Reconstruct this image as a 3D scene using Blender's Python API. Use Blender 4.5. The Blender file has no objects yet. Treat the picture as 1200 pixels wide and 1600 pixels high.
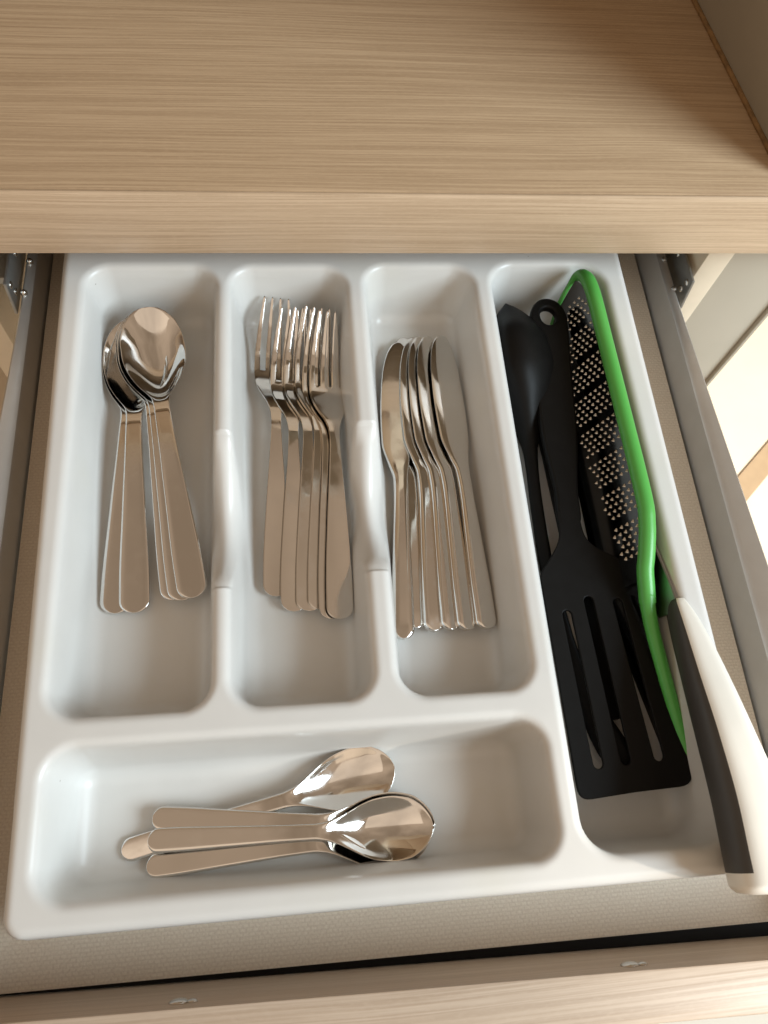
import bpy, bmesh, math, random
import numpy as np
from mathutils import Vector, Matrix
random.seed(7); rng = np.random.default_rng(7)
S = bpy.context.scene
COL = S.collection
mm = 0.001

# ------------------------------------------------------------------ camera
cd = bpy.data.cameras.new('camera'); cam = bpy.data.objects.new('camera', cd); COL.objects.link(cam)
cam.matrix_world = Matrix(((0.99317357, 0.03688667, -0.11066001, 0.0),
                           (-0.07770171, 0.91677088, -0.3917826, 0.0),
                           (0.08699832, 0.39770659, 0.91337876, 0.38),
                           (0, 0, 0, 1)))
cd.sensor_fit = 'VERTICAL'; cd.sensor_height = 36.0; cd.lens = 27.0
cd.clip_start = 0.01; cd.clip_end = 20
cd.dof.use_dof = True; cd.dof.focus_distance = 0.452; cd.dof.aperture_fstop = 20.0
S.camera = cam

# ------------------------------------------------------------------ world and lamps
W = bpy.data.worlds.new('World'); S.world = W; W.use_nodes = True
bg = W.node_tree.nodes['Background']
wn, wl = W.node_tree.nodes, W.node_tree.links          # a dim warm room all round, gently uneven
wtc = wn.new('ShaderNodeTexCoord'); wno = wn.new('ShaderNodeTexNoise'); wno.inputs['Scale'].default_value = 1.6; wno.inputs['Detail'].default_value = 3
wl.new(wtc.outputs['Generated'], wno.inputs['Vector'])
wmx = wn.new('ShaderNodeMix'); wmx.data_type = 'RGBA'; wmx.inputs[6].default_value = (0.42, 0.305, 0.21, 1); wmx.inputs[7].default_value = (0.80, 0.60, 0.43, 1)
wr = wn.new('ShaderNodeMapRange'); wr.inputs['From Min'].default_value = 0.35; wr.inputs['From Max'].default_value = 0.65
wl.new(wno.outputs['Fac'], wr.inputs['Value']); wl.new(wr.outputs['Result'], wmx.inputs[0]); wl.new(wmx.outputs[2], bg.inputs['Color'])
bg.inputs['Strength'].default_value = 0.68
S.view_settings.view_transform = 'Standard'; S.view_settings.look = 'None'
S.view_settings.exposure = 0.10; S.view_settings.gamma = 1.0

def area(name, loc, target, sx, sy, power, color):
    l = bpy.data.lights.new(name, 'AREA'); l.shape = 'RECTANGLE'; l.size = sx; l.size_y = sy
    l.energy = power; l.color = color
    o = bpy.data.objects.new(name, l); COL.objects.link(o); o.location = loc
    o.rotation_euler = (Vector(target) - Vector(loc)).to_track_quat('-Z', 'Y').to_euler()
    return o
area('window_light', (1.28, -0.42, 0.90), (0.0, 0.10, 0.0), 0.7, 0.9, 35, (0.76, 0.91, 1.0))
area('room_light', (-0.15, -1.9, 0.75), (0.0, 0.3, 0.05), 2.6, 1.5, 5, (1.0, 0.82, 0.62))
area('ceiling_bounce_light', (-0.2, -1.25, 2.1), (-0.2, -1.25, 0.0), 3.0, 2.1, 8, (1.0, 0.85, 0.70))
def spot(name, loc, target, power, color, size_deg, blend, radius):
    l = bpy.data.lights.new(name, 'SPOT'); l.energy = power; l.color = color
    l.spot_size = math.radians(size_deg); l.spot_blend = blend; l.shadow_soft_size = radius
    o = bpy.data.objects.new(name, l); COL.objects.link(o); o.location = loc
    o.rotation_euler = (Vector(target) - Vector(loc)).to_track_quat('-Z', 'Y').to_euler()
spot('sun_patch_light', (2.2, -0.6, 1.6), (0.85, 0.50, -0.75), 520, (1.0, 0.86, 0.66), 24, 0.3, 0.03)
spot('sun_edge_light', (1.5, -0.55, 0.75), (0.30, -0.085, 0.0), 75, (1.0, 0.86, 0.70), 9.5, 0.6, 0.02)

# ------------------------------------------------------------------ materials
def new_mat(name):
    m = bpy.data.materials.new(name); m.use_nodes = True
    nt = m.node_tree; return m, nt, nt.nodes['Principled BSDF'], nt.nodes, nt.links
def simple(name, col, rough=0.4, metal=0.0, noise=0.0, nscale=60, bump=0.0, bscale=300, spec=0.5, coat=0.0):
    m, nt, b, N, L = new_mat(name)
    b.inputs['Base Color'].default_value = (*col, 1); b.inputs['Roughness'].default_value = rough
    b.inputs['Metallic'].default_value = metal; b.inputs['Specular IOR Level'].default_value = spec
    b.inputs['Coat Weight'].default_value = coat
    tc = N.new('ShaderNodeTexCoord')
    if noise:
        n = N.new('ShaderNodeTexNoise'); n.inputs['Scale'].default_value = nscale; n.inputs['Detail'].default_value = 5
        L.new(tc.outputs['Object'], n.inputs['Vector'])
        r = N.new('ShaderNodeMapRange'); r.inputs['To Min'].default_value = 1 - noise; r.inputs['To Max'].default_value = 1 + noise
        r.inputs['From Min'].default_value = 0.3; r.inputs['From Max'].default_value = 0.7
        L.new(n.outputs['Fac'], r.inputs['Value'])
        mx = N.new('ShaderNodeMix'); mx.data_type = 'RGBA'; mx.blend_type = 'MULTIPLY'; mx.inputs[0].default_value = 1
        mx.inputs[6].default_value = (*col, 1); L.new(r.outputs['Result'], mx.inputs[7]); L.new(mx.outputs[2], b.inputs['Base Color'])
        r2 = N.new('ShaderNodeMapRange'); r2.inputs['To Min'].default_value = max(0.02, rough * (1 - noise * 2)); r2.inputs['To Max'].default_value = rough * (1 + noise * 2)
        L.new(n.outputs['Fac'], r2.inputs['Value']); L.new(r2.outputs['Result'], b.inputs['Roughness'])
    if bump:
        n2 = N.new('ShaderNodeTexNoise'); n2.inputs['Scale'].default_value = bscale; n2.inputs['Detail'].default_value = 3
        L.new(tc.outputs['Object'], n2.inputs['Vector'])
        bp = N.new('ShaderNodeBump'); bp.inputs['Strength'].default_value = bump; bp.inputs['Distance'].default_value = 0.0005
        L.new(n2.outputs['Fac'], bp.inputs['Height']); L.new(bp.outputs['Normal'], b.inputs['Normal'])
    return m

def wood(name, light, mid, dark, rough=0.42, scale=1.0):
    m, nt, b, N, L = new_mat(name)
    tc = N.new('ShaderNodeTexCoord')
    # slow drift of the grain lines along the board
    mp0 = N.new('ShaderNodeMapping'); mp0.inputs['Scale'].default_value = (2.2, 5, 5); L.new(tc.outputs['Object'], mp0.inputs['Vector'])
    drift = N.new('ShaderNodeTexNoise'); drift.inputs['Scale'].default_value = 1.0; drift.inputs['Detail'].default_value = 2.5
    L.new(mp0.outputs['Vector'], drift.inputs['Vector'])
    sx = N.new('ShaderNodeSeparateXYZ'); L.new(tc.outputs['Object'], sx.inputs['Vector'])
    d1 = N.new('ShaderNodeMath'); d1.operation = 'MULTIPLY'; d1.inputs[1].default_value = 0.022; L.new(drift.outputs['Fac'], d1.inputs[0])
    yz = N.new('ShaderNodeMath'); yz.operation = 'SUBTRACT'; L.new(sx.outputs['Y'], yz.inputs[0]); L.new(sx.outputs['Z'], yz.inputs[1])
    yy = N.new('ShaderNodeMath'); yy.operation = 'ADD'; L.new(yz.outputs[0], yy.inputs[0]); L.new(d1.outputs[0], yy.inputs[1])
    cb = N.new('ShaderNodeCombineXYZ'); L.new(sx.outputs['X'], cb.inputs['X']); L.new(yy.outputs[0], cb.inputs['Y'])
    def band(xs, ys, detail, lo, hi):
        mp = N.new('ShaderNodeMapping'); mp.inputs['Scale'].default_value = (xs * scale, ys * scale, 1); L.new(cb.outputs[0], mp.inputs['Vector'])
        n = N.new('ShaderNodeTexNoise'); n.inputs['Scale'].default_value = 1; n.inputs['Detail'].default_value = detail; n.inputs['Roughness'].default_value = 0.55
        L.new(mp.outputs['Vector'], n.inputs['Vector'])
        r = N.new('ShaderNodeMapRange'); r.interpolation_type = 'SMOOTHSTEP'; r.inputs['From Min'].default_value = lo; r.inputs['From Max'].default_value = hi
        L.new(n.outputs['Fac'], r.inputs['Value']); return r.outputs['Result']
    broad = band(0.9, 46, 2, 0.34, 0.66)
    lines = band(4.5, 560, 1.0, 0.42, 0.62)
    fine = band(9, 1250, 1.0, 0.45, 0.66)
    fibre = band(40, 900, 3, 0.30, 0.70)
    speck = band(230, 900, 2, 0.46, 0.70)
    def mix(fac, a, bcol, amt):
        f = N.new('ShaderNodeMath'); f.operation = 'MULTIPLY'; f.inputs[1].default_value = amt; L.new(fac, f.inputs[0])
        x = N.new('ShaderNodeMix'); x.data_type = 'RGBA'; L.new(f.outputs[0], x.inputs[0])
        if isinstance(a, tuple): x.inputs[6].default_value = (*a, 1)
        else: L.new(a, x.inputs[6])
        x.inputs[7].default_value = (*bcol, 1); return x.outputs[2]
    c = mix(broad, light, mid, 0.50)
    c = mix(lines, c, dark, 0.46)
    c = mix(fine, c, dark, 0.45)
    c = mix(fibre, c, dark, 0.26)
    c = mix(speck, c, light, 0.22)
    L.new(c, b.inputs['Base Color']); b.inputs['Roughness'].default_value = rough
    bp = N.new('ShaderNodeBump'); bp.inputs['Strength'].default_value = 0.10; bp.inputs['Distance'].default_value = 0.0004
    L.new(lines, bp.inputs['Height']); L.new(bp.outputs['Normal'], b.inputs['Normal'])
    return m

def liner_mat():
    m, nt, b, N, L = new_mat('textured drawer bottom')
    tc = N.new('ShaderNodeTexCoord')
    br = N.new('ShaderNodeTexBrick'); br.inputs['Scale'].default_value = 1.0
    br.inputs['Brick Width'].default_value = 0.0030; br.inputs['Row Height'].default_value = 0.0019; br.inputs['Mortar Size'].default_value = 0.0005
    br.inputs['Mortar Smooth'].default_value = 0.6
    br.inputs['Color1'].default_value = (0.61, 0.52, 0.415, 1); br.inputs['Color2'].default_value = (0.625, 0.535, 0.43, 1); br.inputs['Mortar'].default_value = (0.575, 0.487, 0.387, 1)
    L.new(tc.outputs['Object'], br.inputs['Vector'])
    n = N.new('ShaderNodeTexNoise'); n.inputs['Scale'].default_value = 900; L.new(tc.outputs['Object'], n.inputs['Vector'])
    mx = N.new('ShaderNodeMix'); mx.data_type = 'RGBA'; mx.blend_type = 'OVERLAY'; mx.inputs[0].default_value = 0.25
    L.new(br.outputs['Color'], mx.inputs[6]); L.new(n.outputs['Fac'], mx.inputs[7]); L.new(mx.outputs[2], b.inputs['Base Color'])
    bp = N.new('ShaderNodeBump'); bp.invert = True; bp.inputs['Strength'].default_value = 0.18; bp.inputs['Distance'].default_value = 0.0004
    L.new(br.outputs['Fac'], bp.inputs['Height']); L.new(bp.outputs['Normal'], b.inputs['Normal'])
    b.inputs['Roughness'].default_value = 0.55
    return m

def steel_mat(name, col, r0, r1):
    m, nt, b, N, L = new_mat(name)
    b.inputs['Base Color'].default_value = (*col, 1); b.inputs['Metallic'].default_value = 1.0
    oi = N.new('ShaderNodeObjectInfo'); tc = N.new('ShaderNodeTexCoord')
    ad = N.new('ShaderNodeVectorMath'); ad.operation = 'MULTIPLY_ADD'; ad.inputs[1].default_value = (1, 1, 1)
    sc = N.new('ShaderNodeVectorMath'); sc.operation = 'SCALE'; sc.inputs[0].default_value = (3.1, 1.7, 2.3); L.new(oi.outputs['Random'], sc.inputs['Scale'])
    L.new(tc.outputs['Object'], ad.inputs[0]); L.new(sc.outputs[0], ad.inputs[2])
    n = N.new('ShaderNodeTexNoise'); n.inputs['Scale'].default_value = 70; n.inputs['Detail'].default_value = 6; n.inputs['Roughness'].default_value = 0.6; L.new(ad.outputs[0], n.inputs['Vector'])
    r = N.new('ShaderNodeMapRange'); r.inputs['From Min'].default_value = 0.42; r.inputs['From Max'].default_value = 0.72; r.inputs['To Min'].default_value = r0; r.inputs['To Max'].default_value = r1
    L.new(n.outputs['Fac'], r.inputs['Value']); L.new(r.outputs['Result'], b.inputs['Roughness'])
    # fine hairline polish and a little waviness of pressed sheet
    n2 = N.new('ShaderNodeTexNoise'); n2.inputs['Scale'].default_value = 22; n2.inputs['Detail'].default_value = 1.0; L.new(ad.outputs[0], n2.inputs['Vector'])
    bp = N.new('ShaderNodeBump'); bp.inputs['Strength'].default_value = 0.25; bp.inputs['Distance'].default_value = 0.0020; L.new(n2.outputs['Fac'], bp.inputs['Height']); L.new(bp.outputs['Normal'], b.inputs['Normal'])
    return m

def tray_mat():
    m = simple('white moulded plastic', (0.63, 0.618, 0.592), 0.33, noise=0.02, nscale=40, bump=0.04, bscale=900)
    nt = m.node_tree; N, L = nt.nodes, nt.links; b = N['Principled BSDF']
    tc = N.new('ShaderNodeTexCoord'); v = N.new('ShaderNodeTexVoronoi'); v.inputs['Scale'].default_value = 52; L.new(tc.outputs['Object'], v.inputs['Vector'])
    # a speck only in a few of the cells
    cs = N.new('ShaderNodeSeparateColor'); L.new(v.outputs['Color'], cs.inputs[0])
    few = N.new('ShaderNodeMath'); few.operation = 'GREATER_THAN'; few.inputs[1].default_value = 0.86; L.new(cs.outputs[0], few.inputs[0])
    sz = N.new('ShaderNodeMath'); sz.operation = 'MULTIPLY'; sz.inputs[1].default_value = 0.045; L.new(cs.outputs[1], sz.inputs[0])
    near = N.new('ShaderNodeMath'); near.operation = 'LESS_THAN'; L.new(v.outputs['Distance'], near.inputs[0]); L.new(sz.outputs[0], near.inputs[1])
    f = N.new('ShaderNodeMath'); f.operation = 'MULTIPLY'; L.new(few.outputs[0], f.inputs[0]); L.new(near.outputs[0], f.inputs[1])
    f2 = N.new('ShaderNodeMath'); f2.operation = 'MULTIPLY'; f2.inputs[1].default_value = 0.65; L.new(f.outputs[0], f2.inputs[0])
    mx = N.new('ShaderNodeMix'); mx.data_type = 'RGBA'; mx.inputs[7].default_value = (0.16, 0.11, 0.07, 1)
    src = b.inputs['Base Color'].links[0].from_socket; L.new(src, mx.inputs[6]); L.new(f2.outputs[0], mx.inputs[0])
    # faint yellowed stains
    n = N.new('ShaderNodeTexNoise'); n.inputs['Scale'].default_value = 17; n.inputs['Detail'].default_value = 4; L.new(tc.outputs['Object'], n.inputs['Vector'])
    rr = N.new('ShaderNodeMapRange'); rr.inputs['From Min'].default_value = 0.56; rr.inputs['From Max'].default_value = 0.74; rr.inputs['To Max'].default_value = 0.30; L.new(n.outputs['Fac'], rr.inputs['Value'])
    m2 = N.new('ShaderNodeMix'); m2.data_type = 'RGBA'; m2.inputs[7].default_value = (0.60, 0.58, 0.50, 1); L.new(mx.outputs[2], m2.inputs[6]); L.new(rr.outputs['Result'], m2.inputs[0])
    L.new(m2.outputs[2], b.inputs['Base Color'])
    return m

M = dict(
    top=wood('pale wood laminate', (0.475, 0.335, 0.208), (0.41, 0.282, 0.170), (0.285, 0.185, 0.105)),
    edge=wood('pale wood edging', (0.59, 0.435, 0.295), (0.52, 0.375, 0.245), (0.38, 0.26, 0.16)),
    front=wood('drawer front wood', (0.56, 0.45, 0.35), (0.49, 0.38, 0.28), (0.37, 0.27, 0.19)),
    tray=tray_mat(),
    steel=steel_mat('polished steel', (0.72, 0.70, 0.67), 0.045, 0.20),
    bladesteel=simple('brushed knife steel', (0.30, 0.29, 0.275), 0.30, 1.0, noise=0.04, nscale=80),
    darksteel=simple('dark polished steel', (0.10, 0.095, 0.09), 0.12, 1.0, noise=0.04, nscale=60),
    black=simple('black nylon', (0.0065, 0.0060, 0.0056), 0.47, spec=0.12, noise=0.08, nscale=120, bump=0.05, bscale=700),
    green=simple('green plastic', (0.085, 0.38, 0.068), 0.38, noise=0.04, nscale=30),
    cream=simple('cream plastic handle', (0.80, 0.77, 0.70), 0.33, noise=0.02),
    grey=simple('dark grey soft grip', (0.055, 0.050, 0.045), 0.50, noise=0.06, bump=0.06, bscale=900),
    rail=simple('grey painted steel', (0.56, 0.555, 0.54), 0.42, 0.75, noise=0.04, nscale=50),
    bracket=simple('dark zinc steel', (0.34, 0.335, 0.32), 0.36, 0.8, noise=0.08, nscale=120),
    zinc=simple('bright zinc', (0.62, 0.60, 0.56), 0.25, 1.0, noise=0.06, nscale=300),
    liner=liner_mat(),
    carcass=simple('cream melamine', (0.66, 0.56, 0.43), 0.45, noise=0.03, bump=0.03),
    filler=simple('light grey brown board', (0.44, 0.395, 0.32), 0.5, noise=0.03, nscale=20),
    wall=simple('grey painted board', (0.33, 0.30, 0.245), 0.55, noise=0.04, nscale=20, bump=0.05),
    sealant=simple('brown sealant', (0.20, 0.115, 0.045), 0.6, noise=0.35, nscale=160),
    floor=simple('cream floor', (0.74, 0.67, 0.56), 0.5, noise=0.03, nscale=14),
    strip=simple('tan floor shadow tone', (0.40, 0.30, 0.20), 0.5, noise=0.05),  # shadow tone of the floor band, given as plain colour
)

# ------------------------------------------------------------------ helpers
def link(name, me, mat, parent=None, smooth_deg=None):
    o = bpy.data.objects.new(name, me); COL.objects.link(o)
    if mat is not None and len(me.materials) == 0: me.materials.append(mat)
    if parent is not None: o.parent = parent
    if smooth_deg is not None:
        me.shade_smooth(); me.set_sharp_from_angle(angle=math.radians(smooth_deg))
    return o
def tag(o, label, cat, group=None, kind=None):
    o['label'] = label
    if cat: o['category'] = cat
    if group: o['group'] = group
    if kind: o['kind'] = kind
    return o
def thing(name, label, cat, loc=(0, 0, 0), group=None):
    o = bpy.data.objects.new(name, None); COL.objects.link(o); o.location = loc; o.empty_display_size = 0.02
    return tag(o, label, cat, group)
def copy_tree(o, parent=None):
    c = o.copy(); COL.objects.link(c)
    if parent is not None: c.parent = parent
    for ch in list(o.children): copy_tree(ch, c)
    return c
def box_bm(bm, x0, x1, y0, y1, z0, z1, bev=0.0, seg=2):
    r = bmesh.ops.create_cube(bm, size=1.0)
    bmesh.ops.scale(bm, vec=(x1 - x0, y1 - y0, z1 - z0), verts=r['verts'])
    bmesh.ops.translate(bm, vec=((x0 + x1) / 2, (y0 + y1) / 2, (z0 + z1) / 2), verts=r['verts'])
    if bev:
        es = list({e for v in r['verts'] for e in v.link_edges})
        bmesh.ops.bevel(bm, geom=es, offset=bev, segments=seg, affect='EDGES', profile=0.5)
def box(name, mat, x0, x1, y0, y1, z0, z1, bev=0.0, parent=None, rotz=0.0, pivot=None):
    bm = bmesh.new(); box_bm(bm, x0, x1, y0, y1, z0, z1, bev)
    if rotz: bmesh.ops.rotate(bm, cent=pivot or (0, 0, 0), matrix=Matrix.Rotation(rotz, 3, 'Z'), verts=bm.verts)
    me = bpy.data.meshes.new(name); bm.to_mesh(me); bm.free()
    return link(name, me, mat, parent, 40)
def prism(name, mat, pts, axis, a0, a1, bev=0.0, parent=None):
    """closed outline pts swept along axis ('x' or 'y') from a0 to a1"""
    bm = bmesh.new()
    mk = (lambda p, a: (a, p[0], p[1])) if axis == 'x' else ((lambda p, a: (p[0], a, p[1])) if axis == 'y' else (lambda p, a: (p[0], p[1], a)))
    A = [bm.verts.new(mk(p, a0)) for p in pts]; B = [bm.verts.new(mk(p, a1)) for p in pts]
    n = len(pts); bm.faces.new(A); bm.faces.new(B[::-1])
    for i in range(n): bm.faces.new((A[i], B[i], B[(i + 1) % n], A[(i + 1) % n]))
    bmesh.ops.recalc_face_normals(bm, faces=bm.faces)
    if bev: bmesh.ops.bevel(bm, geom=list(bm.edges), offset=bev, segments=3, affect='EDGES', profile=0.5)
    me = bpy.data.meshes.new(name); bm.to_mesh(me); bm.free()
    return link(name, me, mat, parent, 40)
def flat_shape(name, mat, outlines, thick, bev, parent=None):
    """a plate cut from a sheet: first outline is the edge, the others are holes"""
    cu = bpy.data.curves.new(name, 'CURVE'); cu.dimensions = '2D'; cu.fill_mode = 'BOTH'
    cu.extrude = thick / 2 - bev; cu.bevel_depth = bev; cu.bevel_resolution = 2; cu.offset = -bev
    for pts in outlines:
        sp = cu.splines.new('POLY'); sp.points.add(len(pts) - 1); sp.use_cyclic_u = True
        for p, q in zip(sp.points, pts): p.co = (q[0], q[1], 0, 1)
    t = bpy.data.objects.new('tmp', cu); COL.objects.link(t)
    me = bpy.data.meshes.new_from_object(t.evaluated_get(bpy.context.evaluated_depsgraph_get()))
    bpy.data.objects.remove(t); bpy.data.curves.remove(cu)
    me.name = name; me.materials.clear()
    return link(name, me, mat, parent, 35)
def tube(name, mat, pts, r, parent=None, closed=False, res=5):
    cu = bpy.data.curves.new(name, 'CURVE'); cu.dimensions = '3D'; cu.bevel_depth = 1.0; cu.bevel_resolution = res; cu.use_fill_caps = True
    sp = cu.splines.new('POLY'); sp.points.add(len(pts) - 1); sp.use_cyclic_u = closed
    for i, (p, q) in enumerate(zip(sp.points, pts)):
        p.co = (*q, 1); p.radius = r[i] if hasattr(r, '__len__') else r
    t = bpy.data.objects.new('tmp', cu); COL.objects.link(t)
    me = bpy.data.meshes.new_from_object(t.evaluated_get(bpy.context.evaluated_depsgraph_get()))
    bpy.data.objects.remove(t); bpy.data.curves.remove(cu); me.name = name; me.materials.clear()
    return link(name, me, mat, parent, 50)
def crv(xs, ys):
    """smooth monotone interpolation through control points (no overshoot)"""
    xs = np.array(xs, float); ys = np.array(ys, float); h = np.diff(xs); d = np.diff(ys) / h
    m = np.zeros_like(xs); m[0], m[-1] = d[0], d[-1]
    for i in range(1, len(xs) - 1):
        if d[i - 1] * d[i] > 0:
            w1, w2 = 2 * h[i] + h[i - 1], h[i] + 2 * h[i - 1]; m[i] = (w1 + w2) / (w1 / d[i - 1] + w2 / d[i])
    def f(x):
        x = np.asarray(x, float); i = np.clip(np.searchsorted(xs, x) - 1, 0, len(xs) - 2); t = np.clip((x - xs[i]) / h[i], 0, 1)
        return ys[i] * (1 + 2 * t) * (1 - t) ** 2 + h[i] * m[i] * t * (1 - t) ** 2 + ys[i + 1] * t * t * (3 - 2 * t) + h[i + 1 - 1] * m[i + 1] * t * t * (t - 1)
    return f
def dense(a, b, n): return np.linspace(a, b, n)
def spline_pts(ctrl, n=12, closed=True):
    """Catmull-Rom through 2D/3D control points"""
    P = [np.array(p, float) for p in ctrl]; out = []; k = len(P)
    rngi = range(k) if closed else range(k - 1)
    for i in rngi:
        p0 = P[(i - 1) % k] if closed or i > 0 else P[0]; p1 = P[i]; p2 = P[(i + 1) % k]; p3 = P[(i + 2) % k] if closed or i + 2 < k else P[-1]
        for t in np.linspace(0, 1, n, endpoint=False):
            out.append(tuple(0.5 * ((2 * p1) + (-p0 + p2) * t + (2 * p0 - 5 * p1 + 4 * p2 - p3) * t * t + (-p0 + 3 * p1 - 3 * p2 + p3) * t ** 3)))
    if not closed: out.append(tuple(P[-1]))
    return out
def round_poly(pts, rad, n=6):
    """polygon with rounded corners; rad a number or one per corner"""
    out = []; k = len(pts)
    for i in range(k):
        r = rad[i] if hasattr(rad, '__len__') else rad
        p = np.array(pts[i], float); a = np.array(pts[i - 1], float) - p; b = np.array(pts[(i + 1) % k], float) - p
        la, lb = np.linalg.norm(a), np.linalg.norm(b); a /= la; b /= lb
        half = math.acos(max(-1, min(1, a @ b))) / 2; t = min(r / math.tan(half), la * 0.49, lb * 0.49)
        q0, q2 = p + a * t, p + b * t
        for s in np.linspace(0, 1, n): out.append(tuple((1 - s) ** 2 * q0 + 2 * s * (1 - s) * p + s * s * q2))
    return out
def parts_from_arrays(V, F, owner, spec, parent):
    """one continuous surface handed out to several part meshes, keeping the shading of the whole"""
    full = bpy.data.meshes.new('full'); full.from_pydata(V, [], F); full.update()
    nrm = np.zeros(len(V) * 3); full.vertices.foreach_get('normal', nrm); nrm = nrm.reshape(-1, 3)
    made = []
    for key, (name, mat) in spec.items():
        fs = [f for f, k in zip(F, owner) if k == key]
        ids = sorted({i for f in fs for i in f}); new = {j: i for i, j in enumerate(ids)}
        me = bpy.data.meshes.new(name); me.from_pydata([V[i] for i in ids], [], [[new[i] for i in f] for f in fs]); me.update()
        me.shade_smooth(); me.normals_split_custom_set_from_vertices([tuple(nrm[i]) for i in ids])
        made.append(link(name, me, mat, parent))
    bpy.data.meshes.remove(full); return made

# ------------------------------------------------------------------ the setting: floor, cabinet, worktop, wall
fl = box('floor', M['floor'], -1.6, 2.2, -1.2, 1.6, -0.80, -0.75); tag(fl, 'cream sunlit floor far below beside the drawer', 'floor', kind='structure')
fs = prism('floor_shadow_band', M['strip'], [(0.50, 0.300), (1.05, 0.790), (1.05, 0.745), (0.50, 0.250)], 'z', -0.7495, -0.746)  # a soft cast shadow on the floor, laid down as a tan band
tag(fs, 'soft shadow across the sunlit cream floor, painted as a tan band', 'painted shadow', kind='structure')

ct = thing('countertop', 'pale wood grain countertop overhanging the open drawer', 'countertop', (0, 0.314, 0.030))
def local_box(name, mat, par, *a, **k):
    o = box(name, mat, *a, parent=par, **k); o.matrix_parent_inverse = Matrix.Translation(-par.location); return o
local_box('worktop', M['top'], ct, -0.9, 0.46, 0.3171, 0.90, 0.030, 0.074, 0.0008)
local_box('edge_band', M['edge'], ct, -0.9, 0.46, 0.3140, 0.3170, 0.030, 0.0737, 0.0012)

# wall and wall cabinet over the worktop: above the frame, mirrored in the cutlery
bwl = box('back_wall', M['carcass'], -1.6, 0.40, 0.905, 0.955, -0.75, 2.2); tag(bwl, 'cream wall behind the countertop', 'wall', kind='structure')
wc = thing('wall_cabinet', 'pale wood wall cabinet hanging above the countertop', 'wall cabinet', (-0.3, 0.60, 0.52))
wcb = box('carcass', M['carcass'], -0.90, 0.50, 0.002, 0.30, 0.0, 0.50, 0.001, parent=wc)
for k, (a, b) in enumerate(((-0.898, -0.432), (-0.428, 0.038), (0.042, 0.498))):
    d = box('door', M['top'], a, b, -0.018, 0.0, 0.002, 0.498, 0.0015, parent=wc)

# the side wall standing on the counter's end
wp = thing('side_wall', 'grey painted wall panel standing on the right end of the countertop', 'wall panel', (0.2828, 0.33, 0.074))
ang = math.atan2(0.0116, 0.1174)
bw = box('board', M['wall'], 0.0, 0.03, 0.0, 0.565, 0.0005, 0.50, 0.001, parent=wp, rotz=ang)
tube('sealant_line', M['sealant'], [(-0.0006 - 0.0985 * t + random.uniform(-.0002, .0002), 0.996 * t, 0.0008) for t in np.linspace(0, 0.55, 40)], 0.0016, parent=wp)

cab = thing('cabinet', 'cream melamine base cabinet the drawer slides out of', 'cabinet', (0, 0.33, -0.75))
def cpart(name, mat, *a, parent=cab, **k):
    o = box(name, mat, *a, parent=parent, **k); o.matrix_parent_inverse = Matrix.Translation(-cab.location) if parent is cab else Matrix(); return o
sr = cpart('side_panel', M['carcass'], 0.2705, 0.2885, 0.332, 0.86, -0.75, 0.0295, 0.0008)
sl = cpart('side_panel', M['carcass'], -0.2085, -0.1905, 0.332, 0.86, -0.75, 0.0295, 0.0008)
cpart('back_panel', M['carcass'], -0.1905, 0.2705, 0.85, 0.857, -0.75, 0.0295)
cpart('shelf', M['carcass'], -0.1900, 0.2700, 0.36, 0.8495, -0.26, -0.244, 0.0008)
pi = thing('filler_panel', 'grey filler panel beside the cabinet under the countertop', 'filler panel', (0.318, 0.338, -0.75))
o = box('board', M['filler'], -0.0285, 0.028, -0.003, 0.018, 0.0, 0.779, 0.001, parent=pi)
o = box('edge_strip', M['filler'], 0.0284, 0.0315, -0.006, 0.018, 0.0, 0.779, 0.0008, parent=pi)

# ------------------------------------------------------------------ the drawer
dr = thing('drawer', 'open kitchen drawer with grey metal sides and textured bottom', 'drawer', (0.0475, 0.0, -0.055))
inv = Matrix.Translation(-dr.location)
def dpart(o): o.matrix_parent_inverse = inv; return o
dpart(prism('drawer_bottom', M['liner'], [(-0.1600, -0.0516), (0.2555, -0.0542), (0.2555, 0.62), (-0.1600, 0.62)], 'z', -0.062, -0.050, parent=dr))
def rail(sgn, xi):
    # long metal side: inner face, narrow sloping top that widens towards the front, outer face
    bm = bmesh.new(); rows = []
    for y, wtop, zt in ((-0.055, 0.0185, -0.012), (0.10, 0.0125, -0.0165), (0.266, 0.0062, -0.020), (0.32, 0.0045, -0.021), (0.62, 0.0045, -0.021)):
        prof = [(xi, -0.064), (xi, -0.0265), (xi - sgn * 0.0012, -0.0235), (xi + sgn * 0.0006, -0.0215), (xi + sgn * (wtop - 0.0012), zt), (xi + sgn * wtop, zt - 0.0012), (xi + sgn * wtop, -0.064)]
        rows.append([bm.verts.new((px, y, pz)) for px, pz in prof])
    for a, b in zip(rows, rows[1:]):
        for i in range(7): bm.faces.new((a[i], a[(i + 1) % 7], b[(i + 1) % 7], b[i]))
    bm.faces.new(rows[0]); bm.faces.new(rows[-1][::-1])
    bmesh.ops.recalc_face_normals(bm, faces=bm.faces)
    me = bpy.data.meshes.new('side_rail'); bm.to_mesh(me); bm.free()
    r = dpart(link('side_rail', me, M['rail'], dr, 40))
    return r
rail_r = rail(1, 0.2570); rail_l = rail(-1, -0.1612)
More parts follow.
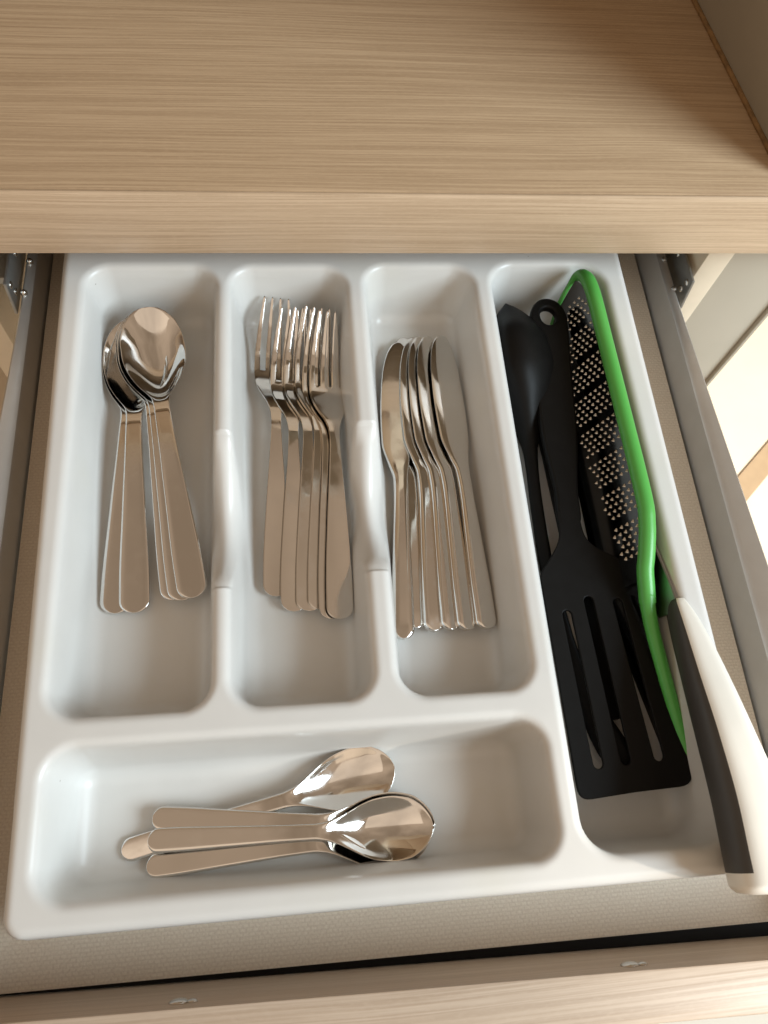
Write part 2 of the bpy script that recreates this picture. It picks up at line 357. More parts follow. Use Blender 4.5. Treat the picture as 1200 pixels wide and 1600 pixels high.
def stud(x, y, z, r, h, par, mat, name='stud', axis='z'):
    bm = bmesh.new(); bmesh.ops.create_uvsphere(bm, u_segments=14, v_segments=8, radius=1.0)
    bmesh.ops.scale(bm, vec=(r, r, h) if axis == 'z' else ((h, r, r) if axis == 'x' else (r, h, r)), verts=bm.verts)
    bmesh.ops.translate(bm, vec=(x, y, z), verts=bm.verts)
    me = bpy.data.meshes.new(name); bm.to_mesh(me); bm.free()
    return link(name, me, mat, par, 60)
for (x, y) in ((-0.1640, 0.3285), (-0.1630, 0.353)): stud(x, y, -0.0205, 0.0022, 0.0026, rail_l, M['zinc'])
for (x, y) in ((0.2600, 0.3295), (0.2590, 0.355)): stud(x, y, -0.0205, 0.0020, 0.0014, rail_r, M['bracket'])
# front board, very slightly out of square with the drawer bottom
fa = math.radians(-1.15)
dpart(prism('gap_shade_strip', M['black'], [(-0.1600, -0.0517), (0.2555, -0.0543), (0.2555, -0.0610), (-0.1600, -0.0523)], 'z', -0.060, -0.0512, parent=dr))  # black strip laid in the open gap, its deep shade put in as colour
dfm = dpart(box('front_panel', M['front'], -0.215, 0.315, -0.0765, -0.0569, -0.110, 0.0165, 0.0010, parent=dr, rotz=fa, pivot=(0.0475, -0.0569, 0)))
for (x, y) in ((-0.0563, -0.0548), (0.1366, -0.0587)):
    stud(x, y + 0.0002, 0.004, 0.0042, 0.0016, dfm, M['zinc'], 'fixing', axis='y')
    stud(x + 0.0055, y + 0.0001, 0.0045, 0.0022, 0.0012, dfm, M['zinc'], 'fixing', axis='y')
# runners screwed to the cabinet sides
def runner(sgn, xw):
    r = thing('drawer_runner', 'dark metal drawer runner on the %s cabinet side beside the grey rail' % ('right' if sgn > 0 else 'left'), 'drawer runner', (xw, 0.33, -0.04), 'runners fixed to the cabinet sides')
    t = 0.0018
    pts = [(-0.0105, 0.0105), (-0.0060, 0.0330), (0.30, 0.0330), (0.30, 0.0100)]
    bm = bmesh.new()
    x0, x1 = -sgn * 0.0004, -sgn * (0.0004 + t)
    A = [bm.verts.new((x0, p[0], p[1])) for p in pts]; B = [bm.verts.new((x1, p[0], p[1])) for p in pts]
    bm.faces.new(A); bm.faces.new(B[::-1])
    for i in range(4): bm.faces.new((A[i], B[i], B[(i + 1) % 4], A[(i + 1) % 4]))
    bmesh.ops.recalc_face_normals(bm, faces=bm.faces); bmesh.ops.bevel(bm, geom=list(bm.edges), offset=0.0003, segments=2, affect='EDGES')
    me = bpy.data.meshes.new('bracket_plate'); bm.to_mesh(me); bm.free(); link('bracket_plate', me, M['bracket'], r, 40)
    a, b = sgn * 0.0002, sgn * (0.0026 if sgn > 0 else 0.0184)
    box('channel', M['bracket'], min(a, b), max(a, b), 0.010, 0.30, 0.014, 0.020, 0.0004, parent=r)
    for (y, z) in ((-0.001, 0.0265), (0.0005, 0.0185), (0.024, 0.0260)):
        stud(-sgn * 0.0024, y, z, 0.0024, 0.0008, r, M['zinc'], 'screw', axis='x')
    return r
runner(1, 0.2677); runner(-1, -0.1718)

# ------------------------------------------------------------------ the cutlery tray: one moulding
def tray():
    D = 0.045
    # wall section: rounded rim, drafted wall, filleted floor
    def fillet(P, R):
        pts = [np.array(P[0])]
        for i in range(1, len(P) - 1):
            p = np.array(P[i]); a = np.array(P[i - 1]) - p; b = np.array(P[i + 1]) - p
            a = a / np.linalg.norm(a); b = b / np.linalg.norm(b); half = math.acos(a @ b) / 2; t = R[i - 1] / math.tan(half)
            c = p + (a + b) / np.linalg.norm(a + b) * (R[i - 1] / math.sin(half)); q0 = p + a * t; q1 = p + b * t
            a0 = math.atan2(*(q0 - c)[::-1]); a1 = math.atan2(*(q1 - c)[::-1]); da = (a1 - a0 + math.pi) % (2 * math.pi) - math.pi
            for s in np.linspace(0, 1, 14): pts.append(c + R[i - 1] * np.array([math.cos(a0 + da * s), math.sin(a0 + da * s)]))
        pts.append(np.array(P[-1])); return np.array(pts)
    inner = fillet([(-0.03, 0), (0.0020, 0), (0.0082, -D), (0.08, -D)], [0.0050, 0.0100])
    outer = fillet([(-0.03, 0), (-0.0008, 0), (0.0022, -0.06)], [0.0050])
    h = 0.0009
    xs = np.arange(-0.1425, 0.2220, h); ys = np.arange(-0.0330, 0.3850, h)
    X, Y = np.meshgrid(xs, ys, indexing='ij')
    def rb(x0, x1, y0, y1, r):
        qx = np.abs(X - (x0 + x1) / 2) - ((x1 - x0) / 2 - r); qy = np.abs(Y - (y0 + y1) / 2) - ((y1 - y0) / 2 - r)
        return np.hypot(np.maximum(qx, 0), np.maximum(qy, 0)) + np.minimum(np.maximum(qx, qy), 0) - r
    Z = np.zeros_like(X)
    for (x0, x1, y0, y1, r) in ((-0.1235, -0.0430, 0.0620, 0.3330, 0.017), (-0.0380, 0.0362, 0.0620, 0.3320, 0.017), (0.0445, 0.1170, 0.0620, 0.3330, 0.017),
                                (-0.1220, 0.1175, -0.0165, 0.0525, 0.017), (0.1250, 0.2030, -0.0165, 0.3345, 0.019)):
        d = -rb(x0, x1, y0, y1, r)
        Z = np.minimum(Z, np.interp(d, inner[:, 0], inner[:, 1]))
    # finger dips in the two dividers between spoons, forks and knives
    for (xc, yc, hy) in ((-0.0405, 0.170, 0.0455), (0.0404, 0.175, 0.0445)):
        t = np.clip(np.abs(Y - yc) / hy, 0, 1); dip = -0.0270 * (1 - t ** 2.0) ** 1.35
        k = 0.009; a = Z; b = np.where(np.abs(X - xc) < 0.03, dip - 120.0 * (X - xc) ** 2 * np.minimum(1, -dip / 0.008), 0.0)
        hh = np.clip(0.5 + 0.5 * (a - b) / k, 0, 1); sm = a * (1 - hh) + b * hh - k * hh * (1 - hh)
        wgt = np.clip((Z + D - 0.001) / 0.016, 0, 1); wgt = wgt * wgt * (3 - 2 * wgt)
        Z = np.where((np.abs(X - xc) < 0.03) & (t < 1), Z + (np.minimum(sm, Z) - Z) * wgt, Z)
    X0 = X; X = np.where(X < 0, X + 0.0047 * np.clip((Y + 0.028) / 0.36, 0, 1), X)
    do = rb(-0.1325, 0.2170, -0.0280, 0.3800, 0.010); X = X0
    Z = np.minimum(Z, np.interp(do, outer[:, 0], outer[:, 1]))
    Z = np.maximum(Z, -0.0505)
    nx, ny = X.shape
    V = np.stack([X, Y, Z], -1).reshape(-1, 3)
    I = np.arange(nx * ny).reshape(nx, ny)
    Q = np.stack([I[:-1, :-1], I[1:, :-1], I[1:, 1:], I[:-1, 1:]], -1).reshape(-1, 4)
    keep = (do.reshape(-1)[Q] < 0.0028).any(1); Q = Q[keep]
    used = np.unique(Q); mp = -np.ones(nx * ny, int); mp[used] = np.arange(len(used)); V = V[used]; Q = mp[Q]
    me = bpy.data.meshes.new('cutlery_tray'); me.vertices.add(len(V)); me.vertices.foreach_set('co', V.astype(np.float32).ravel())
    me.loops.add(len(Q) * 4); me.loops.foreach_set('vertex_index', Q.astype(np.int32).ravel())
    me.polygons.add(len(Q)); me.polygons.foreach_set('loop_start', np.arange(0, len(Q) * 4, 4, dtype=np.int32)); me.polygons.foreach_set('loop_total', np.full(len(Q), 4, np.int32))
    me.update(calc_edges=True); me.validate(); me.shade_smooth()
    return link('cutlery_tray', me, M['tray'])
tag(tray(), 'white plastic cutlery tray with five compartments filling the drawer', 'cutlery tray')

# ------------------------------------------------------------------ cutlery (built once per kind, lying along +Y from the handle end, table at z = 0)
def strip_mesh(ys, left, right, zc, cup, th, m=20, power=6.0):
    """a solid strip: stations ys, half widths left and right, centre height zc, cup depth, thickness"""
    V, F, own = [], [], []
    v = np.sin(np.linspace(-1, 1, m + 1) * math.pi / 2)
    for y, l, r, z, c, t in zip(ys, left, right, zc, cup, th):
        x = np.where(v < 0, v * l, v * r); zz = z - c * (1 - v ** 2); e = t / 2 * np.sqrt(np.maximum(0, 1 - np.abs(v) ** power))
        top = [(x[i], y, zz[i] + e[i]) for i in range(m + 1)]; bot = [(x[i], y, zz[i] - e[i]) for i in range(m - 1, 0, -1)]
        V += top + bot
    n = 2 * m
    for k in range(len(ys) - 1):
        a, b = k * n, (k + 1) * n
        for i in range(n): F.append((a + i, a + (i + 1) % n, b + (i + 1) % n, b + i)); own.append(k)
    F.append(tuple(range(n))[::-1]); own.append(0)
    b = (len(ys) - 1) * n; F.append(tuple(range(b, b + n))); own.append(len(ys) - 2)
    return V, F, own
def ends(L, n, lead=0.02):
    t = (1 - np.cos(np.linspace(0, math.pi, n))) / 2
    a = np.linspace(0, 1, n); return L * (0.55 * a + 0.45 * t)
def end_round(y, r):
    """half-width factor that rounds the handle end"""
    t = np.clip(y / r, 0, 1); return np.sqrt(np.maximum(1e-4, 1 - (1 - t) ** 2.4))

def make_spoon(kind):
    if kind == 'tablespoon':
        L = 198.5; hw = crv([0, 14, 60, 104, 116, 124, 130, 137, 146, 156, 163, 174, 184, 191, 195.8, 198, 198.5], [8.3, 8.3, 6.7, 5.0, 4.8, 5.4, 7.8, 12.0, 16.2, 19.0, 19.8, 19.4, 17.2, 13.6, 9.2, 4.8, .2])
        zr = crv([0, 40, 90, 112, 124, 134, 150, 170, 198.5], [2.0, 6.2, 11.6, 13.2, 12.2, 10.6, 10.6, 12.8, 16.8]); dep = lambda y: 9.4 * np.clip(1 - ((y - 150.0) / np.where(y < 150.0, 29.0, 48.6)) ** 2, 0, 1) ** np.where(y < 150.0, 1.4, 1.0)
        split = 127
    else:
        L = 140.5; hw = crv([0, 9, 40, 70, 80, 86, 92, 98, 105, 112, 120, 128, 134, 138, 139.8, 140.5], [5.6, 5.7, 4.8, 3.9, 3.8, 4.3, 5.9, 8.6, 12.0, 14.3, 15.2, 14.2, 11.0, 6.8, 3.4, .2])
        zr = crv([0, 30, 62, 76, 86, 96, 108, 122, 140.5], [2.0, 5.4, 10.0, 11.0, 10.2, 8.4, 7.0, 6.6, 7.6]); dep = lambda y: 5.6 * np.clip(1 - ((y - 117.0) / np.where(y < 117, 35.0, 23.6)) ** 2, 0, 1) ** np.where(y < 117, 1.6, 1.0)
        split = 91
    ys = np.unique(np.concatenate([np.linspace(0, 1, 5), np.linspace(1, 12, 12), np.linspace(12, L * .55, 18), np.linspace(L * .55, L - 6, 60), np.linspace(L - 6, L, 16)]))
    w = hw(ys) * end_round(ys, 7.5 if kind == 'tablespoon' else 5.2); w[0] = 0.4
    th = crv([0, L * .5, L * .62, L * .7, L], [1.7, 2.1, 2.2, 1.3, 1.1])(ys)
    yl = np.where(ys > 118, 118 + (ys - 118) * 0.86, ys) if kind == 'tablespoon' else ys; w = np.where(ys > 124, w * 0.97, w) if kind == 'tablespoon' else w
    V, F, own = strip_mesh(yl * mm, w * mm, w * mm, zr(ys) * mm, dep(ys) * mm, th * mm, m=32, power=8)
    k0 = int(np.searchsorted(ys, split))
    root = thing('tablespoon' if kind == 'tablespoon' else 'teaspoon', '', 'spoon')
    parts_from_arrays(V, F, ['h' if k < k0 else 'b' for k in own], {'h': ('handle', M['steel']), 'b': ('bowl', M['steel'])}, root)
    return root, L * mm
def make_fork():
    L, R0 = 200.0, 153.0
    hw = crv([0, 14, 60, 98, 110, 118, 126, 134, 142, R0, 175, L], [7.5, 7.5, 5.7, 3.4, 2.9, 3.3, 5.4, 9.0, 11.6, 12.4, 11.6, 8.9])
    zc = crv([0, 40, 90, 108, 122, 136, 150, 164, 182, L], [1.6, 5.0, 9.8, 11.0, 10.0, 6.6, 3.2, 4.2, 10.6, 20.0])
    ys = np.unique(np.concatenate([np.linspace(0, 1, 4), np.linspace(1, 12, 10), np.linspace(12, 100, 16), np.linspace(100, R0, 26), np.linspace(R0, L - 2, 20), [L - 1, L]]))
    # columns: tine (3 cells), gap (2 cells)
    tw, gw = 3.5, (24.8 - 4 * 3.5) / 3
    edges = [-12.4]; kinds = []
    for i in range(4):
        for _ in range(3): edges.append(edges[-1] + tw / 3); kinds.append(('t', i))
        if i < 3:
            for _ in range(2): edges.append(edges[-1] + gw / 2); kinds.append(('g', i))
    edges = np.array(edges); m = len(edges); centre = [-12.4 + tw / 2 + i * (tw + gw) for i in range(4)]
    V, F = [], []
    for y in ys:
        w = float(hw(y) * end_round(np.array(y), 7.5)); w = max(w, 0.5); sc = w / 12.4
        x = edges * sc
        if y > R0:
            taper = 1 - 0.50 * ((y - R0) / (L - R0)) ** 1.5
            if y > L - 2.2: taper *= math.sqrt(max(0.08, 1 - ((y - L + 2.2) / 2.25) ** 2))
            for j in range(m):
                i = min(range(4), key=lambda q: abs(edges[j] - centre[q]))
                if abs(edges[j] - centre[i]) <= tw / 2 + 1e-6: x[j] = (centre[i] + (edges[j] - centre[i]) * taper) * sc
        z = float(zc(y))
        V += [(q * mm, y * mm * 0.970, (z + 0.35 * (abs(q) / 12.4) ** 2) * mm) for q in x]
    for k in range(len(ys) - 1):
        for j in range(m - 1):
            if kinds[j][0] == 'g' and ys[k] >= R0 - 0.01: continue
            F.append((k * m + j, k * m + j + 1, (k + 1) * m + j + 1, (k + 1) * m + j))
    used = sorted({i for f in F for i in f}); mp = {j: i for i, j in enumerate(used)}
    me = bpy.data.meshes.new('tmp'); me.from_pydata([V[i] for i in used], [], [[mp[i] for i in f] for f in F]); me.update()
    t = bpy.data.objects.new('tmp', me); COL.objects.link(t)
    s = t.modifiers.new('s', 'SOLIDIFY'); s.thickness = 0.0019; s.offset = 0
    b = t.modifiers.new('b', 'BEVEL'); b.width = 0.00055; b.segments = 2; b.limit_method = 'ANGLE'; b.angle_limit = math.radians(50)
    ev = t.evaluated_get(bpy.context.evaluated_depsgraph_get()).to_mesh()
    V2 = [tuple(v.co) for v in ev.vertices]; F2 = [tuple(p.vertices) for p in ev.polygons]; cen = [p.center.y for p in ev.polygons]
    t.evaluated_get(bpy.context.evaluated_depsgraph_get()).to_mesh_clear(); bpy.data.objects.remove(t)
    root = thing('fork', '', 'fork')
    parts_from_arrays(V2, F2, ['h' if c < 0.114 else 't' for c in cen], {'h': ('handle', M['steel']), 't': ('tines', M['steel'])}, root)
    return root, L * mm
def make_knife():
    L = 198.5
    left = crv([0, 12, 50, 85, 98, 108, 122, 145, 170, 186, 195, 198, 198.5], [6.6, 6.6, 5.6, 4.6, 4.8, 7.6, 11.6, 12.4, 11.4, 8.8, 5.4, 2.6, .1])
    right = crv([0, 12, 50, 85, 98, 108, 122, 145, 170, 186, 195, 198, 198.5], [6.6, 6.6, 5.6, 4.6, 4.6, 5.4, 7.6, 8.6, 8.2, 6.6, 4.4, 2.2, .1])
    thk = crv([0, 10, 60, 88, 100, 112, 198.5], [4.2, 5.6, 5.6, 5.2, 3.6, 1.8, 1.1])
    zc = crv([0, 60, 100, 198.5], [2.9, 3.2, 3.2, 2.6])
    ys = np.unique(np.concatenate([np.linspace(0, 1, 5), np.linspace(1, 12, 10), np.linspace(12, 84, 12), np.linspace(84, 125, 26), np.linspace(125, L - 6, 24), np.linspace(L - 6, L, 12)]))
    e = end_round(ys, 5.5); l = left(ys) * e; r = right(ys) * e; l[0] = r[0] = .4
    V, F, own = strip_mesh(ys * mm, l * mm, r * mm, zc(ys) * mm, 0 * ys, thk(ys) * mm, m=24, power=5)
    k0 = int(np.searchsorted(ys, 100))
    root = thing('table_knife', '', 'knife')
    parts_from_arrays(V, F, ['h' if k < k0 else 'b' for k in own], {'h': ('handle', M['steel']), 'b': ('blade', M['steel'])}, root)
    return root, L * mm
def pose(o, end, tip, roll=0.0):
    """lay a piece with its handle end at END pointing to TIP (millimetres), rolled about its own length"""
    e, t = Vector(end) * mm, Vector(tip) * mm
    y = (t - e).normalized(); x = y.cross(Vector((0, 0, 1))).normalized(); z = x.cross(y)
    R3 = Matrix((x, y, z)).transposed() @ Matrix.Rotation(math.radians(roll), 3, 'Y')
    o.matrix_world = Matrix.Translation(e) @ R3.to_4x4()
    return o
def lay(maker, rows, group, cat):
    proto, L = maker
    for i, (lab, end, tip, roll) in enumerate(rows):
        o = proto if i == 0 else copy_tree(proto)
        tag(o, lab, cat, group); pose(o, end, tip, roll)
FZ = -44.6
lay(make_spoon('tablespoon'), [
    ('steel tablespoon at the bottom of the stack, its handle leftmost of the five', (-102.8, 126.0, FZ + .6), (-97.2, 322.5, FZ + .4), 2),
    ('steel tablespoon in the stack with the second handle from the left', (-91.8, 125.4, FZ + 2), (-98.2, 322.5, FZ + 2.2), 1),
    ('steel tablespoon whose handle shows leftmost in the right-hand fan of three', (-69.0, 131.0, FZ + 4), (-93.5, 323.5, FZ + 4.6), 0),
    ('steel tablespoon with a thin handle sliver under the uppermost spoon', (-64.5, 130.0, FZ + 6.2), (-92.5, 323.0, FZ + 7.0), 0),
    ('uppermost steel tablespoon with its whole shiny bowl in view', (-59.0, 130.5, FZ + 8.4), (-90.6, 322.0, FZ + 9.4), 0)],
    'tablespoons stacked in the left compartment', 'spoon')
lay(make_fork(), [
    ('leftmost steel fork, lying lowest with its tine tips reaching farthest back', (-14.6, 131.0, FZ + 2.4), (-12.4, 326.5, FZ + 3.0), 10),
    ('steel fork second from the left in the overlapping row', (-5.0, 121.5, FZ + 3.0), (-2.6, 318.5, FZ + 4.2), 12),
    ('steel fork third from the left in the overlapping row', (3.6, 121.2, FZ + 3.4), (5.6, 318.5, FZ + 5.0), 13),
    ('steel fork third from the right in the overlapping row', (10.2, 121.5, FZ + 4.0), (12.2, 317.5, FZ + 5.8), 14),
    ('steel fork mostly covered by the rightmost fork', (16.2, 115.5, FZ + 4.8), (16.6, 314.0, FZ + 7.2), 12),
    ('rightmost steel fork on top of the row with all four tines in view', (20.6, 114.6, FZ + 7.4), (21.4, 313.0, FZ + 10.0), 11)],
    'forks overlapping in the second compartment', 'fork')
lay(make_knife(), [
    ('steel table knife half hidden under the leftmost knife', (62.6, 108.0, FZ + 2), (74.0, 303.0, FZ + 1), 12),
    ('leftmost steel table knife with its broad blade lying flat', (55.0, 101.8, FZ + 4), (69.5, 299.5, FZ + 5), 3),
    ('steel table knife third from the left, tilted on its side', (72.5, 105.2, FZ + 4), (79.5, 303.0, FZ + 4.5), 16),
    ('steel table knife third from the right, tilted on its neighbour', (82.2, 105.2, FZ + 4.5), (83.5, 303.0, FZ + 5.6), 18),
    ('steel table knife mostly covered by the rightmost knife', (91.2, 104.6, FZ + 5), (88.5, 303.0, FZ + 6.8), 18),
    ('rightmost steel table knife leaning on the others with its blade in view', (102.2, 104.4, FZ + 6), (97.5, 302.0, FZ + 8), 14)],
    'table knives leaning in the third compartment', 'knife')
lay(make_spoon('teaspoon'), [
    ('steel teaspoon lying farthest back with its bowl apart from the stack', (-92.5, 4.6, FZ - .3), (44.0, 35.2, FZ + .8), 2),
    ('steel teaspoon nearest the drawer front under the stacked bowls', (-80.0, -3.2, FZ + 1.4), (60.2, 2.4, FZ + .6), -3),
    ('steel teaspoon with the highest handle, crossing the handle of the farthest one', (-77.4, 18.8, FZ + 5.0), (61.4, 5.2, FZ + 2.6), 0),
    ('uppermost steel teaspoon with its whole bowl facing up and a middle handle', (-79.0, 8.6, FZ + 5.8), (61.6, 4.6, FZ + 4.6), 0)],
    'teaspoons in the front compartment', 'spoon')

# ------------------------------------------------------------------ long utensils in the right compartment
# ladle lying face down against the divider, its handle running under the turner
ld = thing('ladle', 'black nylon ladle lying face down against the tray divider', 'ladle')
Ll = 290.0
lw = crv([0, 10, 40, 120, 170, 186, 198, 212, 228, 244, 260, 275, 285, 290], [8.5, 9.0, 6.0, 4.2, 3.8, 4.4, 7.0, 12.5, 18.5, 21.5, 20.5, 14.0, 6.5, .6])
lz = crv([0, 100, 180, 210, 250, 290], [0, 3, 10, 12, 10, 10]); lc = crv([0, 182, 194, 214, 240, 264, 282, 290], [0, 0, 2, 13, 22, 17, 5, .3])
lys = np.unique(np.concatenate([np.linspace(0, 10, 10), np.linspace(10, 176, 22), np.linspace(176, 284, 48), np.linspace(284, 290, 10)]))
lt = crv([0, 190, 215, 290], [4.5, 5.0, 2.6, 2.2])
lww = lw(lys) * end_round(lys, 8); lww[0] = .5
V, F, own = strip_mesh(lys * mm, lww * mm, lww * mm, lz(lys) * mm, lc(lys) * mm, lt(lys) * mm, m=28, power=5)
lof = crv([0, 35, 75, 110, 150, 185, 225, 290], [0, 9.5, 14.0, 14.5, 12.0, 8.0, 2.5, 0])
V = [(x + float(lof(y / mm)) * mm, y, z) for x, y, z in V]
k0 = int(np.searchsorted(lys, 192))
parts_from_arrays(V, F, ['h' if k < k0 else 'b' for k in own], {'h': ('handle', M['black']), 'b': ('bowl', M['black'])}, ld)
pose(ld, (168.0, 26.0, -39.0), (135.5, 313.0, -7.0), 158)

# a flat black handle lying under the turner
fh = flat_shape('flat_utensil', M['black'], [[(x * mm, y * mm) for x, y in round_poly([(160.5, 51.5), (172.0, 50.5), (168.5, 150), (166.0, 236), (153.0, 236), (156.5, 150)], [2.5, 2.5, 1, 4, 4, 1])]], 4 * mm, 1.0 * mm)
fh.location = (0, 0, -0.0395); tag(fh, 'flat black utensil handle seen through the middle slot of the turner', 'utensil')

# slotted turner
tn = thing('slotted_turner', 'black nylon slotted turner lying on top with its blade towards the front', 'turner')
def capsule(p, q, r, n=8):
    p, q = np.array(p, float), np.array(q, float); d = (q - p) / np.linalg.norm(q - p); nrm = np.array([-d[1], d[0]]); out = []
    a0 = math.atan2(nrm[1], nrm[0])
    for s in np.linspace(0, math.pi, n): out.append(tuple(p + r * np.array([math.cos(a0 + s), math.sin(a0 + s)])))
    for s in np.linspace(math.pi, 2 * math.pi, n): out.append(tuple(q + r * np.array([math.cos(a0 + s), math.sin(a0 + s)])))
    return out
# outline in tray coordinates, metres, as seen from above; the sheet is then tilted a little
bl = spline_pts([(149.5, 168), (148.5, 152), (141.5, 140), (134.6, 131), (133.9, 124)], 6, False)
br = spline_pts([(190.2, 115), (187.0, 130.5), (180, 138.5), (169, 145), (163.5, 153), (162.5, 168)], 6, False)
ol = [*bl[:-1], (133.9, 124), *round_poly([(134.6, 60), (136.3, 10.3), (166, 12.4), (199.4, 13.6), (195.2, 60)], [.1, 6.5, 150, 8.5, .1], 7)[7:28], *br]
ol = [(x * mm, y * mm) for x, y in ol]
sl_ = [capsule((145.6 * mm, 106.4 * mm), (149.2 * mm, 27.8 * mm), 2.7 * mm), capsule((159.2 * mm, 113.6 * mm), (164.2 * mm, 28.6 * mm), 2.8 * mm), capsule((175.8 * mm, 111.6 * mm), (182.4 * mm, 29.4 * mm), 2.8 * mm)]
tb = flat_shape('blade', M['black'], [ol] + sl_, 2.4 * mm, 0.5 * mm, tn)
pv = Vector((0.165, 0.14, 0))
tb.matrix_local = Matrix.Translation((0, 0, -0.0215)) @ Matrix.Translation(pv) @ Matrix.Rotation(math.radians(2.2), 4, 'X') @ Matrix.Translation(-pv)
hl = [(150.2, 160), (150.6, 184), (148.0, 220), (149.5, 262), (151.0, 290), (152.5, 303), (155.5, 312), (161, 317.0), (167.5, 317.5), (173.5, 314), (177.0, 306), (177.0, 294), (174.0, 262), (170.6, 220), (165.0, 184), (162.6, 160)]
ho = [(x * mm, y * mm) for x, y in spline_pts(hl, 6)]
hole = [((164.8 + 5.4 * math.cos(a)) * mm, (304.0 + 6.6 * math.sin(a)) * mm) for a in np.linspace(0, 2 * math.pi, 28, endpoint=False)]
th_ = flat_shape('handle', M['black'], [ho, hole], 6.0 * mm, 1.6 * mm, tn); th_.matrix_local = Matrix.Translation((0, 0, -0.0225)) @ Matrix.Translation((0.16, 0.16, 0)) @ Matrix.Rotation(math.radians(3.0), 4, 'X') @ Matrix.Diagonal((0.985, 0.985, 1, 1)) @ Matrix.Translation((-0.16, -0.16, 0))

# hand grater standing on its long edge
gr = thing('hand_grater', 'green framed hand grater with steel teeth leaning in the right compartment', 'grater')
def G(u, v, n=0.0):   # u along the tray, v up the plate, n out of its face: plate leans to the right
    vx, vz = 0.0190 / 0.0505, 0.0468 / 0.0505
    return (0.1685 + vx * v - vz * n + 0.018 * (0.32 - u) + max(0.0, 0.125 - u) * 0.20, u, -0.0430 + vz * v + vx * n)
rim = spline_pts([(0.108, 0.0335), (0.121, 0.0395), (0.135, 0.0458), (0.149, 0.0504), (0.165, 0.0527), (0.220, 0.0530), (0.270, 0.0530), (0.305, 0.0528), (0.319, 0.0500), (0.3250, 0.0440), (0.3235, 0.0340), (0.317, 0.0220), (0.308, 0.0130)], 6, False)
tube('frame', M['green'], [G(u, v) for u, v in rim], [0.0046 if u < 0.31 and v > 0.03 else (0.0046 - 0.0031 * min(1, max(0, (0.0515 - v) / 0.016))) for u, v in rim], parent=gr)
grip = spline_pts([(0.1130, 0.0362), (0.1075, 0.0332), (0.094, 0.0290), (0.070, 0.0240), (0.045, 0.0195), (0.022, 0.0160)], 6, False)
tube('handle', M['green'], [G(u, v) for u, v in grip], [0.0044 - 0.0012 * t for t in np.linspace(0, 1, len(grip))], parent=gr)
def solid_on_plate(name, mat, pts, t0, t1, parent, bev=0):
    bm = bmesh.new(); A = [bm.verts.new(G(u, v, t0)) for u, v in pts]; B = [bm.verts.new(G(u, v, t1)) for u, v in pts]; n = len(pts)
    bm.faces.new(A); bm.faces.new(B[::-1])
    for i in range(n): bm.faces.new((A[i], B[i], B[(i + 1) % n], A[(i + 1) % n]))
    bmesh.ops.recalc_face_normals(bm, faces=bm.faces)
    if bev: bmesh.ops.bevel(bm, geom=[e for e in bm.edges], offset=bev, segments=3, affect='EDGES')
    me = bpy.data.meshes.new(name); bm.to_mesh(me); bm.free(); return link(name, me, mat, parent, 40)
solid_on_plate('tang', M['darksteel'], [(0.030, 0.002), (0.030, 0.0165), (0.070, 0.0235), (0.1185, 0.0370), (0.1185, 0.0045)], -0.0008, 0.0008, gr)
solid_on_plate('plate', M['darksteel'], [(0.120, 0.0045), (0.120, 0.039), (0.146, 0.052), (0.306, 0.052), (0.323, 0.042), (0.313, 0.019), (0.30, 0.008), (0.285, 0.0045), (0.135, 0.0045)], -0.0006, 0.0006, gr)
bm = bmesh.new()
row = 0
for u in np.arange(0.135, 0.316, 0.0037):
    lim0, lim1 = 0.0105, 0.0485 - max(0, (u - 0.300)) * 0.5 - max(0, 0.148 - u) * 0.45
    for k, v in enumerate(np.arange(0.0125, 0.049, 0.0045)):
        vv = v + (row % 2) * 0.0022
        if vv > lim1 or vv < 0.006 + max(0, u - 0.286) * 1.1 or vv < 0.0125 + max(0, 0.245 - u) * 0.14 or (int((u - 0.1355) / 0.0037) % 6 == 5): continue
        # a raised half-dome cut open on one side
        c = [G(u + 0.0012 * math.cos(a), vv + 0.0007 * math.sin(a), 0.0006) for a in np.linspace(-0.3, math.pi + 0.3, 7)]
        top = G(u - 0.0006, vv - 0.0006, 0.0020); base = [bm.verts.new(p) for p in c]; t = bm.verts.new(top)
        for i in range(6): bm.faces.new((base[i], base[i + 1], t))
    row += 1
me = bpy.data.meshes.new('teeth'); bm.to_mesh(me); bm.free()
tt = link('teeth', me, M['zinc'], gr); tt['kind'] = 'stuff'

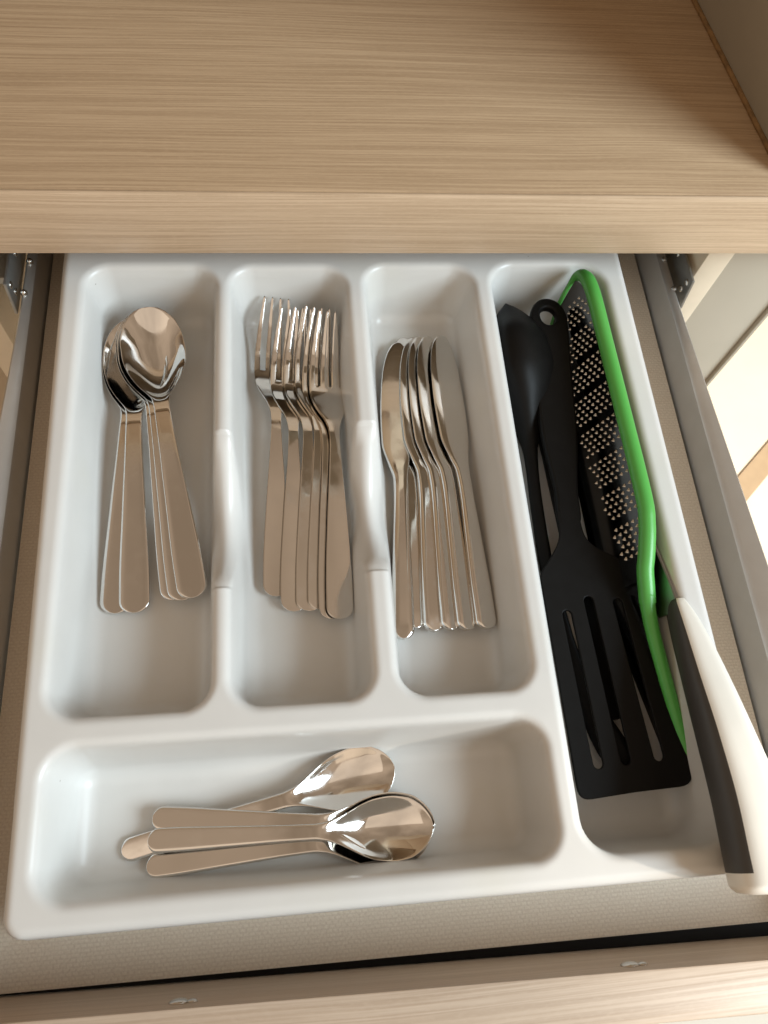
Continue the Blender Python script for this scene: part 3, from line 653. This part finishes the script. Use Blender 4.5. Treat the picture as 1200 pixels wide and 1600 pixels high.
# kitchen knife standing on its edge at the tray's right side, handle over the rim
kk = thing('kitchen_knife', 'kitchen knife with cream and dark grey handle resting over the tray rim', 'knife')
def loft(stations):
    """stations: y, left x, right x, bottom z, top z (mm) -> superellipse rings"""
    ys_ = np.array([s[0] for s in stations]); f = [crv(ys_, [s[i] for s in stations]) for i in range(1, 5)]
    yy = np.unique(np.concatenate([np.linspace(ys_[0], ys_[0] + 6, 14), np.linspace(ys_[0] + 6, ys_[-1] - 3, 40), np.linspace(ys_[-1] - 3, ys_[-1], 8)]))
    n = 36; V, F, own = [], [], []
    for y in yy:
        l, r, b, t = (float(g(y)) for g in f); cx, cz, hx, hz = (l + r) / 2, (b + t) / 2, (r - l) / 2, (t - b) / 2
        for k in range(n):
            a = 2 * math.pi * (k + .5) / n; c, s = math.cos(a), math.sin(a); p = 2 / 3.2
            q = hx * (1 - 0.22 * max(0, -s))
            V.append(((cx + q * abs(c) ** p * math.copysign(1, c)) * mm, y * mm, (cz + hz * abs(s) ** p * math.copysign(1, s)) * mm))
    for k in range(len(yy) - 1):
        for i in range(n):
            F.append((k * n + i, k * n + (i + 1) % n, (k + 1) * n + (i + 1) % n, (k + 1) * n + i))
            a = 2 * math.pi * (i + 1) / n
            own.append('g' if (math.cos(a) < -0.62 and yy[k] > -27.5) else 'w')
    F.append(tuple(range(n))[::-1]); own.append('w'); b0 = (len(yy) - 1) * n; F.append(tuple(range(b0, b0 + n))); own.append('w')
    F = [f[::-1] for f in F]
    return V, F, own
V, F, own = loft([(-35.0, 196, 205, 8, 20), (-34.2, 189, 213, 4, 26), (-30.5, 185.5, 217.5, 1.6, 29.5), (-20, 186.4, 217.0, 0.0, 28.5), (5, 189.2, 218.5, -4, 25), (34, 191.2, 216.0, -8, 20), (66, 193.4, 213.2, -12, 12), (92, 195.4, 208.8, -14.5, 6), (104, 197.0, 205.2, -14.8, 2.2), (106.5, 198.0, 204.2, -14, 0.8)])
kp = parts_from_arrays(V, F, own, {'w': ('handle', M['cream']), 'g': ('grip_panel', M['grey'])}, kk)
bv = [(0.100, 0.0000), (0.118, -0.0030), (0.174, -0.0135), (0.225, -0.0240), (0.250, -0.0330), (0.256, -0.0400), (0.235, -0.0430), (0.160, -0.0410), (0.112, -0.0330), (0.106, -0.0180), (0.100, -0.0150)]
bm = bmesh.new()
A = [bm.verts.new((0.1995 + 0.36 * z, y, z)) for y, z in bv]; B = [bm.verts.new((0.2013 + 0.36 * z, y, z)) for y, z in bv]; n = len(bv)
bm.faces.new(A); bm.faces.new(B[::-1])
for i in range(n): bm.faces.new((A[i], B[i], B[(i + 1) % n], A[(i + 1) % n]))
bmesh.ops.recalc_face_normals(bm, faces=bm.faces); bmesh.ops.bevel(bm, geom=list(bm.edges), offset=0.0003, segments=2, affect='EDGES')
me = bpy.data.meshes.new('blade'); bm.to_mesh(me); bm.free(); link('blade', me, M['bladesteel'], kk, 40)
